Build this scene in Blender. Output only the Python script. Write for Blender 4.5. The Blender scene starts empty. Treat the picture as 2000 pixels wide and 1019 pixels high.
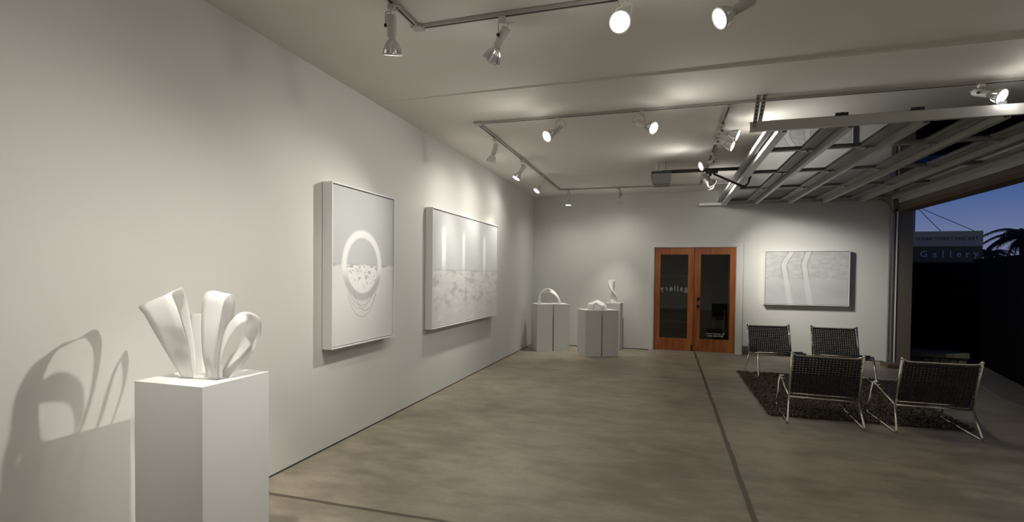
import bpy, bmesh, math, random
from mathutils import Vector, Matrix
from math import sin, cos, pi, radians, sqrt
random.seed(7)
C = bpy.context.scene.collection
SC = bpy.context.scene

# ---------------------------------------------------------------- camera
F, YAW, PIT, ROLL = 998.5, radians(-16.847), radians(-1.258), radians(0.573)
fw = Vector((sin(YAW)*cos(PIT), cos(YAW)*cos(PIT), sin(PIT)))
rt = Vector((cos(YAW), -sin(YAW), 0)); up = rt.cross(fw)
rt2 = rt*cos(ROLL) + up*sin(ROLL); up2 = -rt*sin(ROLL) + up*cos(ROLL)
cd = bpy.data.cameras.new('camera'); cam = bpy.data.objects.new('camera', cd); C.objects.link(cam)
m = Matrix((rt2, up2, -fw)).transposed().to_4x4(); m.translation = Vector((2.72, 0, 1.485)); cam.matrix_world = m
cd.sensor_width = 36; cd.sensor_fit = 'HORIZONTAL'; cd.lens = F/2000*36; cd.shift_y = 47.19/2000; cd.clip_start = .02; cd.clip_end = 300
SC.camera = cam

# ---------------------------------------------------------------- dusk sky and exposure
w = bpy.data.worlds.new('dusk_sky'); SC.world = w; w.use_nodes = True
nt = w.node_tree; bg = nt.nodes['Background']
tc = nt.nodes.new('ShaderNodeTexCoord'); sp = nt.nodes.new('ShaderNodeSeparateXYZ'); cr = nt.nodes.new('ShaderNodeValToRGB')
nt.links.new(tc.outputs['Generated'], sp.inputs[0]); nt.links.new(sp.outputs['Z'], cr.inputs[0]); nt.links.new(cr.outputs[0], bg.inputs[0])
el = cr.color_ramp.elements
el[0].position = 0.0; el[0].color = (.20, .22, .36, 1)
el[1].position = 1.0; el[1].color = (.01, .025, .09, 1)
for p_, c_ in ((.06, (.19, .23, .40)), (.12, (.085, .15, .37)), (.2, (.045, .105, .31)), (.4, (.02, .06, .2))):
    e_ = el.new(p_); e_.color = (*c_, 1)
SKY_STRENGTH = 0.75
bg.inputs[1].default_value = SKY_STRENGTH
SC.view_settings.view_transform = 'Standard'; SC.view_settings.look = 'None'
SC.view_settings.exposure = 0.05; SC.view_settings.gamma = 1; SC.view_settings.use_curve_mapping = False
LAMP_COL = (1.0, .965, .89)
SPOT_W = 62.0      # beam of one reflector bulb
FLOOD_W = 26.0    # wide skirt of light in front of the bulb
SPILL_W = 1.0      # light leaking sideways and back through the ribbed glass reflector
FACE_E = 30.0      # brightness of a bulb's glowing front

# ---------------------------------------------------------------- node helpers
def mat(name, col, rough=.6, metal=0., bump=0., bscale=30., spec=.5, var=0., vscale=3.):
    m = bpy.data.materials.new(name); m.use_nodes = True
    t = m.node_tree; b = t.nodes['Principled BSDF']
    b.inputs['Base Color'].default_value = (*col, 1); b.inputs['Roughness'].default_value = rough
    b.inputs['Metallic'].default_value = metal; b.inputs['Specular IOR Level'].default_value = spec
    tc = t.nodes.new('ShaderNodeTexCoord')
    if bump:
        n = t.nodes.new('ShaderNodeTexNoise'); n.inputs['Scale'].default_value = bscale; n.inputs['Detail'].default_value = 4
        t.links.new(tc.outputs['Object'], n.inputs['Vector'])
        bm = t.nodes.new('ShaderNodeBump'); bm.inputs['Strength'].default_value = bump; bm.inputs['Distance'].default_value = .01
        t.links.new(n.outputs['Fac'], bm.inputs['Height']); t.links.new(bm.outputs[0], b.inputs['Normal'])
    if var:
        n = t.nodes.new('ShaderNodeTexNoise'); n.inputs['Scale'].default_value = vscale; n.inputs['Detail'].default_value = 5
        t.links.new(tc.outputs['Object'], n.inputs['Vector'])
        mx = t.nodes.new('ShaderNodeMix'); mx.data_type = 'RGBA'
        mx.inputs['A'].default_value = (*[c*(1-var) for c in col], 1); mx.inputs['B'].default_value = (*[min(1, c*(1+var)) for c in col], 1)
        t.links.new(n.outputs['Fac'], mx.inputs['Factor']); t.links.new(mx.outputs['Result'], b.inputs['Base Color'])
    return m

class E:
    """tiny arithmetic on shader sockets"""
    def __init__(s, t, k): s.t, s.k = t, k
    def _m(s, op, *a, clamp=False):
        n = s.t.nodes.new('ShaderNodeMath'); n.operation = op; n.use_clamp = clamp
        for i, v in enumerate((s,)+a):
            if isinstance(v, E): s.t.links.new(v.k, n.inputs[i])
            else: n.inputs[i].default_value = v
        return E(s.t, n.outputs[0])
    def __add__(s, o): return s._m('ADD', o)
    def __sub__(s, o): return s._m('SUBTRACT', o)
    def __mul__(s, o): return s._m('MULTIPLY', o)
    __rmul__ = __mul__; __radd__ = __add__
    def __truediv__(s, o): return s._m('DIVIDE', o)
    def rsub(s, v): return (s*-1.)+v
    def abs(s): return s._m('ABSOLUTE')
    def sqrt(s): return s._m('SQRT')
    def sin(s): return s._m('SINE')
    def cl(s): return s._m('ADD', 0., clamp=True)
    def mx(s, o): return s._m('MAXIMUM', o)
    def mn(s, o): return s._m('MINIMUM', o)
    def step(s, a, b):            # smoothstep a..b (a may exceed b)
        n = s.t.nodes.new('ShaderNodeMapRange'); n.interpolation_type = 'SMOOTHSTEP'
        s.t.links.new(s.k, n.inputs['Value'])
        n.inputs['From Min'].default_value = min(a, b); n.inputs['From Max'].default_value = max(a, b)
        n.inputs['To Min'].default_value = 0. if a < b else 1.; n.inputs['To Max'].default_value = 1. if a < b else 0.
        return E(s.t, n.outputs['Result'])
def coords(t):
    tc = t.nodes.new('ShaderNodeTexCoord'); s = t.nodes.new('ShaderNodeSeparateXYZ'); t.links.new(tc.outputs['Object'], s.inputs[0])
    return [E(t, s.outputs[i]) for i in range(3)]
def noise(t, x, y, z, scale, detail=4, rough=.55):
    c = t.nodes.new('ShaderNodeCombineXYZ')
    for i, v in enumerate((x, y, z)):
        if isinstance(v, E): t.links.new(v.k, c.inputs[i])
        else: c.inputs[i].default_value = v
    n = t.nodes.new('ShaderNodeTexNoise'); n.inputs['Scale'].default_value = scale; n.inputs['Detail'].default_value = detail
    n.inputs['Roughness'].default_value = rough
    t.links.new(c.outputs[0], n.inputs['Vector']); return E(t, n.outputs['Fac'])
def mixc(t, fac, a, b):
    n = t.nodes.new('ShaderNodeMix'); n.data_type = 'RGBA'
    t.links.new(fac.k, n.inputs['Factor'])
    for v, s in ((a, 'A'), (b, 'B')):
        if isinstance(v, tuple): n.inputs[s].default_value = (*v, 1)
        else: t.links.new(v, n.inputs[s])
    return n.outputs['Result']

# ---------------------------------------------------------------- mesh helpers
class MB:
    def __init__(s): s.b = bmesh.new()
    def box(s, x0, y0, z0, x1, y1, z1, M=None):
        vs = [s.b.verts.new(v) for v in ((x0,y0,z0),(x1,y0,z0),(x1,y1,z0),(x0,y1,z0),(x0,y0,z1),(x1,y0,z1),(x1,y1,z1),(x0,y1,z1))]
        if M is not None:
            for v in vs: v.co = M @ v.co
        for f in ((3,2,1,0),(4,5,6,7),(0,1,5,4),(1,2,6,5),(2,3,7,6),(3,0,4,7)): s.b.faces.new([vs[i] for i in f])
        return s
    def bar(s, p, q, wd, ht, upv=(0,0,1)):
        p, q = Vector(p), Vector(q); d = (q-p); L = d.length; d.normalize()
        u = Vector(upv); sd = d.cross(u).normalized(); u2 = sd.cross(d)
        M = Matrix((sd, d, u2)).transposed().to_4x4(); M.translation = p
        return s.box(-wd/2, 0, -ht/2, wd/2, L, ht/2, M)
    def tube(s, pts, r, n=10, cap=True, closed=False, flat=1.):
        pts = [Vector(p) for p in pts]; rings = []; N = len(pts)
        nrm = None
        for i, p in enumerate(pts):
            if closed: d = pts[(i+1) % N]-pts[i-1]
            else: d = pts[min(i+1, N-1)]-pts[max(i-1, 0)]
            d.normalize()
            if nrm is None:
                nrm = d.cross(Vector((0,0,1)));
                if nrm.length < .1: nrm = d.cross(Vector((1,0,0)))
            nrm = (nrm - d*nrm.dot(d)).normalized(); bn = d.cross(nrm)
            rr = r[i] if isinstance(r, (list, tuple)) else r
            rings.append([s.b.verts.new(p+nrm*rr*cos(2*pi*k/n)+bn*rr*flat*sin(2*pi*k/n)) for k in range(n)])
        M = N if closed else N-1
        for i in range(M):
            A, B = rings[i], rings[(i+1) % N]
            for k in range(n):
                f = s.b.faces.new((A[k], A[(k+1) % n], B[(k+1) % n], B[k])); f.smooth = True
        if cap and not closed:
            s.b.faces.new(rings[0][::-1]); s.b.faces.new(rings[-1])
        return s
    def lathe(s, prof, M=None, n=24, rib=0., cap=True):
        """profile of (radius, z) turned about z"""
        rings = []
        for r, z in prof:
            ring = []
            for k in range(n):
                rr = r*(1-rib*(k % 2)) if r > .02 else r
                v = Vector((rr*cos(2*pi*k/n), rr*sin(2*pi*k/n), z)); ring.append(s.b.verts.new(M @ v if M is not None else v))
            rings.append(ring)
        for A, B in zip(rings, rings[1:]):
            for k in range(n):
                f = s.b.faces.new((A[k], A[(k+1) % n], B[(k+1) % n], B[k])); f.smooth = rib == 0
        if cap: s.b.faces.new(rings[0][::-1]); s.b.faces.new(rings[-1])
        return s
    def poly(s, vs, fs, smooth=False):
        vv = [s.b.verts.new(v) for v in vs]
        for f in fs:
            g = s.b.faces.new([vv[i] for i in f]); g.smooth = smooth
        return s
    def prism(s, outline, z0, z1, M=None):
        n = len(outline)
        a = [s.b.verts.new((M @ Vector((x, y, z0))) if M is not None else (x, y, z0)) for x, y in outline]
        b = [s.b.verts.new((M @ Vector((x, y, z1))) if M is not None else (x, y, z1)) for x, y in outline]
        s.b.faces.new(a[::-1]); s.b.faces.new(b)
        for i in range(n): s.b.faces.new((a[i], a[(i+1) % n], b[(i+1) % n], b[i]))
        return s
    def build(s, name, m, parent=None, loc=(0,0,0), bevel=0., fix=True):
        if fix: bmesh.ops.recalc_face_normals(s.b, faces=s.b.faces)
        me = bpy.data.meshes.new(name); s.b.to_mesh(me); s.b.free(); me.materials.append(m)
        o = bpy.data.objects.new(name, me); C.objects.link(o); o.location = loc
        if parent is not None: o.parent = parent
        if bevel:
            md = o.modifiers.new('edge', 'BEVEL'); md.width = bevel; md.segments = 2; md.limit_method = 'ANGLE'
        return o

def tag(o, label, cat, group=None, kind=None):
    o['label'] = label; o['category'] = cat
    if group: o['group'] = group
    if kind: o['kind'] = kind
    return o
def thing(name, label, cat, loc=(0,0,0), rz=0., group=None, kind=None):
    o = bpy.data.objects.new(name, None); C.objects.link(o); o.location = loc; o.rotation_euler = (0,0,rz); o.empty_display_size = .1
    return tag(o, label, cat, group, kind)
def bez(pts, k=6, closed=False):
    """Catmull-Rom through points"""
    P = [Vector(p) for p in pts]; out = []; n = len(P)
    for i in range(n-1):
        a, b, c, d = P[max(i-1, 0)], P[i], P[i+1], P[min(i+2, n-1)]
        for j in range(k):
            t = j/k
            out.append(.5*((2*b)+(c-a)*t+(2*a-5*b+4*c-d)*t*t+(3*b-a-3*c+d)*t**3))
    out.append(P[-1]); return out
def rounded(pts, r, k=5):
    """polyline with its corners rounded"""
    P = [Vector(p) for p in pts]; out = [P[0]]
    for i in range(1, len(P)-1):
        a, b, c = P[i-1], P[i], P[i+1]
        u, v = (a-b), (c-b); q = min(r, u.length*.45, v.length*.45); u.normalize(); v.normalize()
        s, e = b+u*q, b+v*q
        for j in range(k+1):
            t = j/k; out.append(s*(1-t)**2+b*2*t*(1-t)+e*t*t)
    out.append(P[-1]); return out

# ---------------------------------------------------------------- materials
M = {}
M['wall'] = mat('wall_plaster', (.635, .632, .595), .75, bump=.10, bscale=7., spec=.25)
M['ceiling'] = mat('ceiling_paint', (.74, .715, .675), .85, bump=.05, bscale=9., spec=.2)
M['white'] = mat('white_paint', (.74, .74, .72), .5, spec=.35)
M['pedestal'] = mat('pedestal_paint', (.66, .66, .64), .6, bump=.03, bscale=60., spec=.3)
M['trim'] = mat('door_casing_paint', (.66, .66, .63), .45, spec=.4)
M['gap'] = mat('dark_gap', (.03, .025, .02), .9)
M['track'] = mat('track_enamel', (.42, .41, .385), .45, spec=.5)
M['slot'] = mat('track_slot', (.02, .018, .015), .8)
M['lamp'] = mat('lamp_enamel', (.60, .585, .55), .4, spec=.5)
M['dark'] = mat('black_plastic', (.02, .02, .02), .5)
M['chrome'] = mat('brushed_chrome', (.78, .74, .66), .22, metal=1.)
M['weave'] = mat('black_woven_cord', (.022, .022, .024), .55, bump=.4, bscale=400.)
M['alu'] = mat('pale_aluminium', (.50, .50, .485), .42, metal=.35, spec=.5)
M['alu_dk'] = mat('grey_aluminium', (.27, .27, .26), .45, metal=.4)
M['galv'] = mat('galvanised_steel', (.36, .36, .35), .38, metal=.8, var=.25, vscale=40)
M['brown'] = mat('brown_stained_timber', (.115, .078, .05), .65, var=.3, vscale=8)
M['post'] = mat('taupe_painted_timber', (.14, .122, .095), .7)
M['bronze'] = mat('dark_bronze', (.035, .028, .02), .35, metal=.7)
M['rail'] = mat('black_steel', (.018, .016, .014), .5, metal=.3)
M['plastic'] = mat('smoky_white_plastic', (.13, .128, .12), .35)
M['plinth'] = mat('grey_green_block', (.085, .105, .085), .6, var=.2)
M['stone'] = mat('weathered_stone', (.18, .17, .135), .9, bump=.5, bscale=25, var=.3)
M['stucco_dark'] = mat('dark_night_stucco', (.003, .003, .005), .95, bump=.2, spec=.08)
M['gravel'] = mat('outdoor_gravel', (.17, .16, .14), .95, bump=.8, bscale=90, var=.5, vscale=60)
M['slab'] = mat('outdoor_concrete', (.22, .215, .20), .85, bump=.1, var=.15)
M['palm'] = mat('palm_frond', (.02, .022, .012), .8)
M['trunk'] = mat('palm_trunk', (.03, .02, .015), .9)
M['wire'] = mat('dark_wire', (.01, .01, .012), .7)
M['sign_grey'] = mat('sign_grey_panel', (.62, .47, .30), .7)
M['sign_dark'] = mat('sign_green_black_panel', (.13, .105, .05), .7)
M['letter'] = mat('pale_lettering', (.75, .74, .68), .5)
M['letter_red'] = mat('dull_red_lettering', (.18, .05, .04), .6)

def floor_mat():
    m = mat('stained_concrete', (.3, .26, .2), .48, spec=.45); t = m.node_tree; b = t.nodes['Principled BSDF']
    x, y, z = coords(t)
    n1 = noise(t, x, y, 0., .9, 6, .6); n2 = noise(t, x+7., y*2.2, 0., 2.6, 7, .65); n3 = noise(t, x, y, 3., 38., 3, .6)
    f = (n1*.5+n2*.5).step(.36, .64)
    base = mixc(t, f, (.195, .162, .120), (.375, .325, .250))
    base = mixc(t, (n3.step(.3, .75))*.35, base, (.24, .21, .16))
    wob = (noise(t, x, y, 0., 3., 2)-.5)*.02
    j1 = (x-3.256+wob).abs().step(.026, .012); j2 = ((y-7.76+wob).abs()).step(.016, .005)*.8
    j3 = ((y-2.78+wob).abs()).step(.022, .010)
    j = j1.mx(j2).mx(j3)
    col = mixc(t, j*.8, base, (.05, .038, .026))
    t.links.new(col, b.inputs['Base Color'])
    r = n2*.25+.34; t.links.new(r.k, b.inputs['Roughness'])
    bp = t.nodes.new('ShaderNodeBump'); bp.inputs['Strength'].default_value = .25; bp.inputs['Distance'].default_value = .006
    h = (n3*.25)-j; t.links.new(h.k, bp.inputs['Height']); t.links.new(bp.outputs[0], b.inputs['Normal'])
    return m
M['floor'] = floor_mat()

def wood_mat():
    m = mat('red_brown_fir', (.3, .1, .03), .42, spec=.45); t = m.node_tree; b = t.nodes['Principled BSDF']
    x, y, z = coords(t)
    g = noise(t, x*9., y*9., z*.7, 3., 5, .6); big = noise(t, x*1.4+3., 0., z*.35, 2.2, 2)
    c1 = mixc(t, g.step(.3, .7), (.23, .056, .014), (.40, .125, .032))
    c2 = mixc(t, (big.step(.45, .7))*.5, c1, (.50, .19, .05))
    t.links.new(c2, b.inputs['Base Color']); return m
M['wood'] = wood_mat()

def glass_mat(name, tint=(.9, .92, .9), refl=1.0):
    m = bpy.data.materials.new(name); m.use_nodes = True; t = m.node_tree
    for n in list(t.nodes):
        if n.type == 'BSDF_PRINCIPLED': t.nodes.remove(n)
    out = [n for n in t.nodes if n.type == 'OUTPUT_MATERIAL'][0]
    tr = t.nodes.new('ShaderNodeBsdfTransparent'); tr.inputs[0].default_value = (*tint, 1)
    gl = t.nodes.new('ShaderNodeBsdfGlossy'); gl.inputs['Roughness'].default_value = .012; gl.inputs['Color'].default_value = (.95, .95, .95, 1)
    fr = t.nodes.new('ShaderNodeFresnel'); fr.inputs['IOR'].default_value = 1.5
    k = (E(t, fr.outputs[0])*refl).cl()
    mx = t.nodes.new('ShaderNodeMixShader'); t.links.new(k.k, mx.inputs[0]); t.links.new(tr.outputs[0], mx.inputs[1]); t.links.new(gl.outputs[0], mx.inputs[2])
    t.links.new(mx.outputs[0], out.inputs[0]); return m
M['glass'] = glass_mat('door_glass', (.82, .85, .82), 1.6)
M['oglass'] = glass_mat('overhead_door_glass', (.60, .62, .60), 1.6)

def emis(name, col, s):
    m = bpy.data.materials.new(name); m.use_nodes = True; b = m.node_tree.nodes['Principled BSDF']
    b.inputs['Base Color'].default_value = (.8, .8, .8, 1); b.inputs['Emission Color'].default_value = (*col, 1); b.inputs['Emission Strength'].default_value = s
    return m
M['bulb_face'] = emis('glowing_bulb_front', (1, .95, .86), FACE_E)
def reflector_mat():
    m = mat('silvered_ribbed_glass', (.58, .58, .57), .20, metal=.95); return m
M['reflector'] = reflector_mat(); _b = M['reflector'].node_tree.nodes['Principled BSDF']; _b.inputs['Emission Color'].default_value = (1, .97, .9, 1); _b.inputs['Emission Strength'].default_value = .03
def sculpt_mat(name, col, trans):
    m = mat(name, col, .55, spec=.3); t = m.node_tree; b = t.nodes['Principled BSDF']
    out = [n for n in t.nodes if n.type == 'OUTPUT_MATERIAL'][0]
    x, y, z = coords(t)
    tl = t.nodes.new('ShaderNodeBsdfTranslucent'); tl.inputs[0].default_value = (*col, 1)
    mx = t.nodes.new('ShaderNodeMixShader'); mx.inputs[0].default_value = trans
    t.links.new(b.outputs[0], mx.inputs[1]); t.links.new(tl.outputs[0], mx.inputs[2]); t.links.new(mx.outputs[0], out.inputs[0]); return m
M['resin'] = sculpt_mat('frosted_white_resin', (.86, .855, .84), .58)
M['plaster'] = mat('matt_white_plaster', (.78, .77, .73), .6, spec=.3)

# paintings: object coordinates of the canvas, u across, v up
def art_base(name, axis, W, H):
    m = mat(name, (.7, .7, .7), .6, spec=.25); t = m.node_tree; b = t.nodes['Principled BSDF']
    c = coords(t); u = c[axis]/W; v = c[2]/H
    return m, t, b, u, v
def art_ring():
    m, t, b, u, v = art_base('painting_ring', 1, .97, 1.35)
    n = noise(t, u*1.0, v*1.4, 0., 9., 6, .65); n2 = noise(t, u, v*1.4, 4., 22., 5, .7); n3 = noise(t, u*2.5, v, 2., 3.5, 5)
    edge = v+(n-.5)*.035
    low = edge.step(.512, .500)
    up = (.52, .53, .53); white = (.70, .70, .675)
    grey = (n2.step(.56, .66))*(v.step(.28, .5))*.55*(u-.5).abs().step(.22, .5)
    lowc = mixc(t, grey, white, (.33, .34, .33))
    c1 = mixc(t, low, up, lowc)
    band = ((edge-.508).abs().step(.016, .0))*(n.step(.4, .6))*.7
    c1 = mixc(t, band, c1, (.36, .36, .355))
    ang_w = (v-.5)*.06
    dx = (u-.455+ang_w*.3)/.305; dy = (v-.505)/.222
    r = (dx*dx+dy*dy).sqrt()
    inside = r.step(.88, .82)*low
    speck = (noise(t, u*1.2, v*1.9, 9., 14., 8, .8).step(.52, .585))*(v.step(.30, .50))
    inn = mixc(t, speck, (.80, .80, .78), (.22, .225, .225))
    c2 = mixc(t, inside, c1, inn)
    ring = r.step(.78, .88)*r.step(1.11, 1.0)
    rc = mixc(t, v.step(.50, .38), (.84, .84, .82), (.48, .48, .475))
    c3 = mixc(t, ring, c2, rc)
    # thin drawn arcs hanging below the ring
    arcs = None
    for (cx, cy, rx, ry, k) in ((.44, .42, .22, .18, .5), (.45, .40, .24, .235, .4), (.5, .44, .20, .235, .45), (.42, .38, .20, .16, .35)):
        d = (((u-cx)/rx)*((u-cx)/rx)+((v-cy)/ry)*((v-cy)/ry)).sqrt()+(n3-.5)*.12
        a = (d-1.).abs().step(.016, .004)*(v.step(.36, .30))*k*1.4
        arcs = a if arcs is None else arcs.mx(a)
    arcs = arcs.mx((n2.step(.60, .66))*(v-.13).abs().step(.06, .01)*(u.step(.4, .6))*.35)
    c4 = mixc(t, arcs, c3, (.2, .2, .2))
    t.links.new(c4, b.inputs['Base Color']); return m
def art_streaks():
    m, t, b, u, v = art_base('painting_streaks', 1, 2.38, 1.4)
    n = noise(t, u*1.7, v, 0., 8., 6, .65); n2 = noise(t, u*1.2, v*1.6, 5., 7., 7, .7)
    edge = v+(n-.5)*.02
    low = edge.step(.492, .484)
    lowc = mixc(t, (n2.step(.49, .60))*.65*v.step(0., .3), (.62, .62, .60), (.36, .37, .36))
    lowc = mixc(t, (n2.step(.44, .36))*.7, lowc, (.74, .74, .715))
    c = mixc(t, low, (.56, .565, .555), lowc)
    c = mixc(t, ((edge-.488).abs().step(.012, 0.))*.5, c, (.36, .365, .36))
    s = None
    for u0, wv, a in ((.135, .035, 1.), (.405, .028, .8), (.745, .03, .95)):
        k = ((u-u0).abs().step(wv, wv*.35))*a*(v.step(.9, .8))
        s = k if s is None else s.mx(k)
    c = mixc(t, s*v.step(.40, .6), c, (.86, .86, .83))
    c = mixc(t, s*v.step(.52, .42)*.55, c, (.66, .66, .64))
    t.links.new(c, b.inputs['Base Color']); return m
def art_bands():
    m, t, b, u, v = art_base('painting_bands', 0, 1.34, .965)
    n = noise(t, u*1.0, v*1.7, 0., 7., 7, .7); n2 = noise(t, u, v*2.6, 3., 14., 5, .7)
    top = (v+(n-.5)*.02).step(.465, .48)
    upc = mixc(t, (n.step(.42, .62)), (.46, .465, .455), (.56, .56, .54))
    upc = mixc(t, (n2.step(.58, .66))*.5*(v.step(.8, .5)), upc, (.34, .34, .33))
    lowc = mixc(t, (v-.25).abs().step(.2, .0)*(noise(t, u*1.5, v, 0., 2.5, 3).step(.4, .6))*.6, (.52, .525, .52), (.42, .425, .42))
    c = mixc(t, top, lowc, upc)
    for a0, sl, br in ((.315, -.125, .072), (.555, -.11, .045)):
        u0 = v*sl+a0+v.step(.70, 1.10)*br*2.2
        d = (u-u0); body = d.abs().step(.042, .024)
        rim = (d.abs()-.038).abs().step(.010, .001)*v.step(.40, .52)
        c = mixc(t, body*.75, c, (.64, .64, .62)); c = mixc(t, rim*.65, c, (.26, .26, .255))
    t.links.new(c, b.inputs['Base Color']); return m
# ================================================================= the room
RX, BY, ZC, Y0 = 6.50, 10.54, 3.12, -2.6
def struct(o, label, cat): return tag(o, label, cat, kind='structure')
struct(MB().box(0, Y0, -.15, RX+.24, BY, 0).build('floor', M['floor']), 'stained brown-grey concrete floor with dark joint lines', 'floor')
struct(MB().box(-.2, Y0-.2, -.15, 0, BY+.2, ZC+.25).build('wall_left', M['wall']), 'long white plaster wall behind the two large paintings', 'wall')
# thin dark gap where the plaster stops short of the slab
struct(MB().box(0, Y0, 0, .004, BY, .010).box(.0, BY-.004, 0, 2.384, BY, .012).box(4.2, BY-.004, 0, RX-.1, BY, .012).build('trim_3', M['gap']), 'thin dark gap along the foot of the white walls', 'trim')
DX0, DX1, DH = 2.384, 4.100, 2.11      # casing outside
ox0, ox1, oh = 2.47, 3.99, 2.045       # opening
bw = MB().box(0, BY, -.15, ox0, BY+.2, ZC+.25).box(ox1, BY, -.15, RX+.24, BY+.2, ZC+.25).box(ox0, BY, oh, ox1, BY+.2, ZC+.25)
struct(bw.build('wall_back', M['wall']), 'white back wall around the wooden double doors', 'wall')
struct(MB().box(-.2, Y0-.2, -.15, RX+.24, Y0, ZC+.25).build('wall_front', M['wall']), 'white wall behind the viewer', 'wall')
OY0, OY1, OH = 5.0, 10.42, 2.685
struct(MB().box(RX, Y0, -.15, RX+.22, OY0, ZC+.25).build('wall_right', M['wall']), 'white side wall before the wide garage opening', 'wall')
struct(MB().box(RX, OY0, OH, RX+.22, BY, ZC+.25).build('wall_header', M['post']), 'lintel wall over the wide garage opening', 'wall')
struct(MB().box(RX-.01, OY0, OH-.06, RX+.225, OY1, OH).build('trim_2', M['brown'], bevel=.004), 'brown timber soffit along the top of the garage opening', 'trim')
struct(MB().box(RX-.01, OY1-.10, 0, RX+.225, BY-.001, OH).build('trim_1', M['post'], bevel=.004), 'taupe timber post at the far side of the garage opening', 'trim')
struct(MB().box(RX-.026, OY1-.118, 0.0, RX-.010, OY1-.102, OH-.065).build('trim_5', M['white']), 'white weather strip on the garage opening post', 'trim')
# ceiling: flat far part, and a near part whose step grows towards the right
CY = 4.37
struct(MB().box(0, CY, ZC, RX, BY, ZC+.25).build('ceiling', M['ceiling']), 'flat white ceiling over the far half of the room', 'ceiling')
s0, s1 = .002, .035
nc = MB().poly([(0, Y0, ZC+s0+.02), (RX, Y0, ZC+s1), (RX, CY, ZC+s1), (0, CY, ZC+s0), (0, Y0, ZC+.25), (RX, Y0, ZC+.25), (RX, CY, ZC+.25), (0, CY, ZC+.25)],
   [(3,2,1,0),(4,5,6,7),(0,1,5,4),(1,2,6,5),(2,3,7,6),(3,0,4,7)])
struct(nc.build('ceiling_near', M['ceiling']), 'slightly raised white ceiling over the near half of the room', 'ceiling')

# room beyond the wooden doors (seen only dimly through the glass)
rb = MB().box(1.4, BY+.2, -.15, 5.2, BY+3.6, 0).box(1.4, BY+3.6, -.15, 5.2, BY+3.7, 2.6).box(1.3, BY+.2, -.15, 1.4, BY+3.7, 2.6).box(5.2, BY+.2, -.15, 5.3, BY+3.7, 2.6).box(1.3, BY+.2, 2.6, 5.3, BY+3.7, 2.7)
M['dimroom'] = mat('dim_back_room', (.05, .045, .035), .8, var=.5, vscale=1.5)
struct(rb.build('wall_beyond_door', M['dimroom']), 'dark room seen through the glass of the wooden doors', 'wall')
# its contents: a shelf and a curtain, dim shapes behind the glass
sh = thing('shelf_unit', 'dark shelf unit in the dim room behind the left glass door', 'shelf', (2.75, BY+1.9, 0))
for q in (.0, .55): MB().box(-.45+q*1.6, 0, 0, -.42+q*1.6, .3, 1.5).build('side_panel', M['brown'], sh)
for z in (.4, .75, 1.1, 1.47): MB().box(-.42, 0, z, .43, .3, z+.03).build('shelf', M['brown'], sh)
cu = MB(); pts = [(x*.02, .03*sin(x*1.1)) for x in range(22)]
cu.poly([(x, y, z) for z in (.05, 2.2) for x, y in pts], [(i, i+1, i+23, i+22) for i in range(21)], True)
M['curtain'] = mat('brown_curtain', (.22, .13, .075), .9)
o = cu.build('curtain', M['curtain'], loc=(3.95, BY+1.0, 0), fix=False); o.modifiers.new('thick', 'SOLIDIFY').thickness = .01
tag(o, 'brown curtain hanging in the dim room behind the right glass door', 'curtain')

# door casing
cs = MB().box(DX0, BY-.022, 0, ox0, BY, oh).box(ox1, BY-.022, 0, DX1, BY, oh).box(DX0, BY-.022, oh, DX1, BY, DH)
cs.box(ox0, BY-.012, 0, ox0+.012, BY+.2, oh).box(ox1-.012, BY-.012, 0, ox1, BY+.2, oh).box(ox0+.012, BY-.012, oh-.012, ox1-.012, BY+.2, oh)
struct(cs.build('trim_4', M['trim'], bevel=.003), 'white painted casing round the wooden double doors', 'trim')

def text_mesh(name, s, size, mtl, parent, loc, rot, track=1., ext=.001, mirror=False, serif=(), off=0.):
    cu = bpy.data.curves.new(name, 'FONT'); cu.body = s; cu.size = size; cu.space_character = track; cu.extrude = ext; cu.align_x = 'CENTER'; cu.offset = off
    tmp = bpy.data.objects.new('tmp', cu); C.objects.link(tmp)
    bpy.context.view_layer.update()
    me = bpy.data.meshes.new_from_object(tmp.evaluated_get(bpy.context.evaluated_depsgraph_get())); me.name = name
    bpy.data.objects.remove(tmp); bpy.data.curves.remove(cu)
    if serif:
        b = bmesh.new(); b.from_mesh(me)
        for x, y, wd in serif:
            vs = [b.verts.new((size*(x+dx*wd/2), size*(y+dy*.022), ext*1.01)) for dx, dy in ((-1,-1),(1,-1),(1,1),(-1,1))]
            b.faces.new(vs)
        b.to_mesh(me); b.free()
    me.materials.clear(); me.materials.append(mtl)
    if mirror:
        for v in me.vertices: v.co.x = -v.co.x
        me.flip_normals()
    o = bpy.data.objects.new(name, me); C.objects.link(o); o.parent = parent; o.location = loc; o.rotation_euler = rot
    return o

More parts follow.
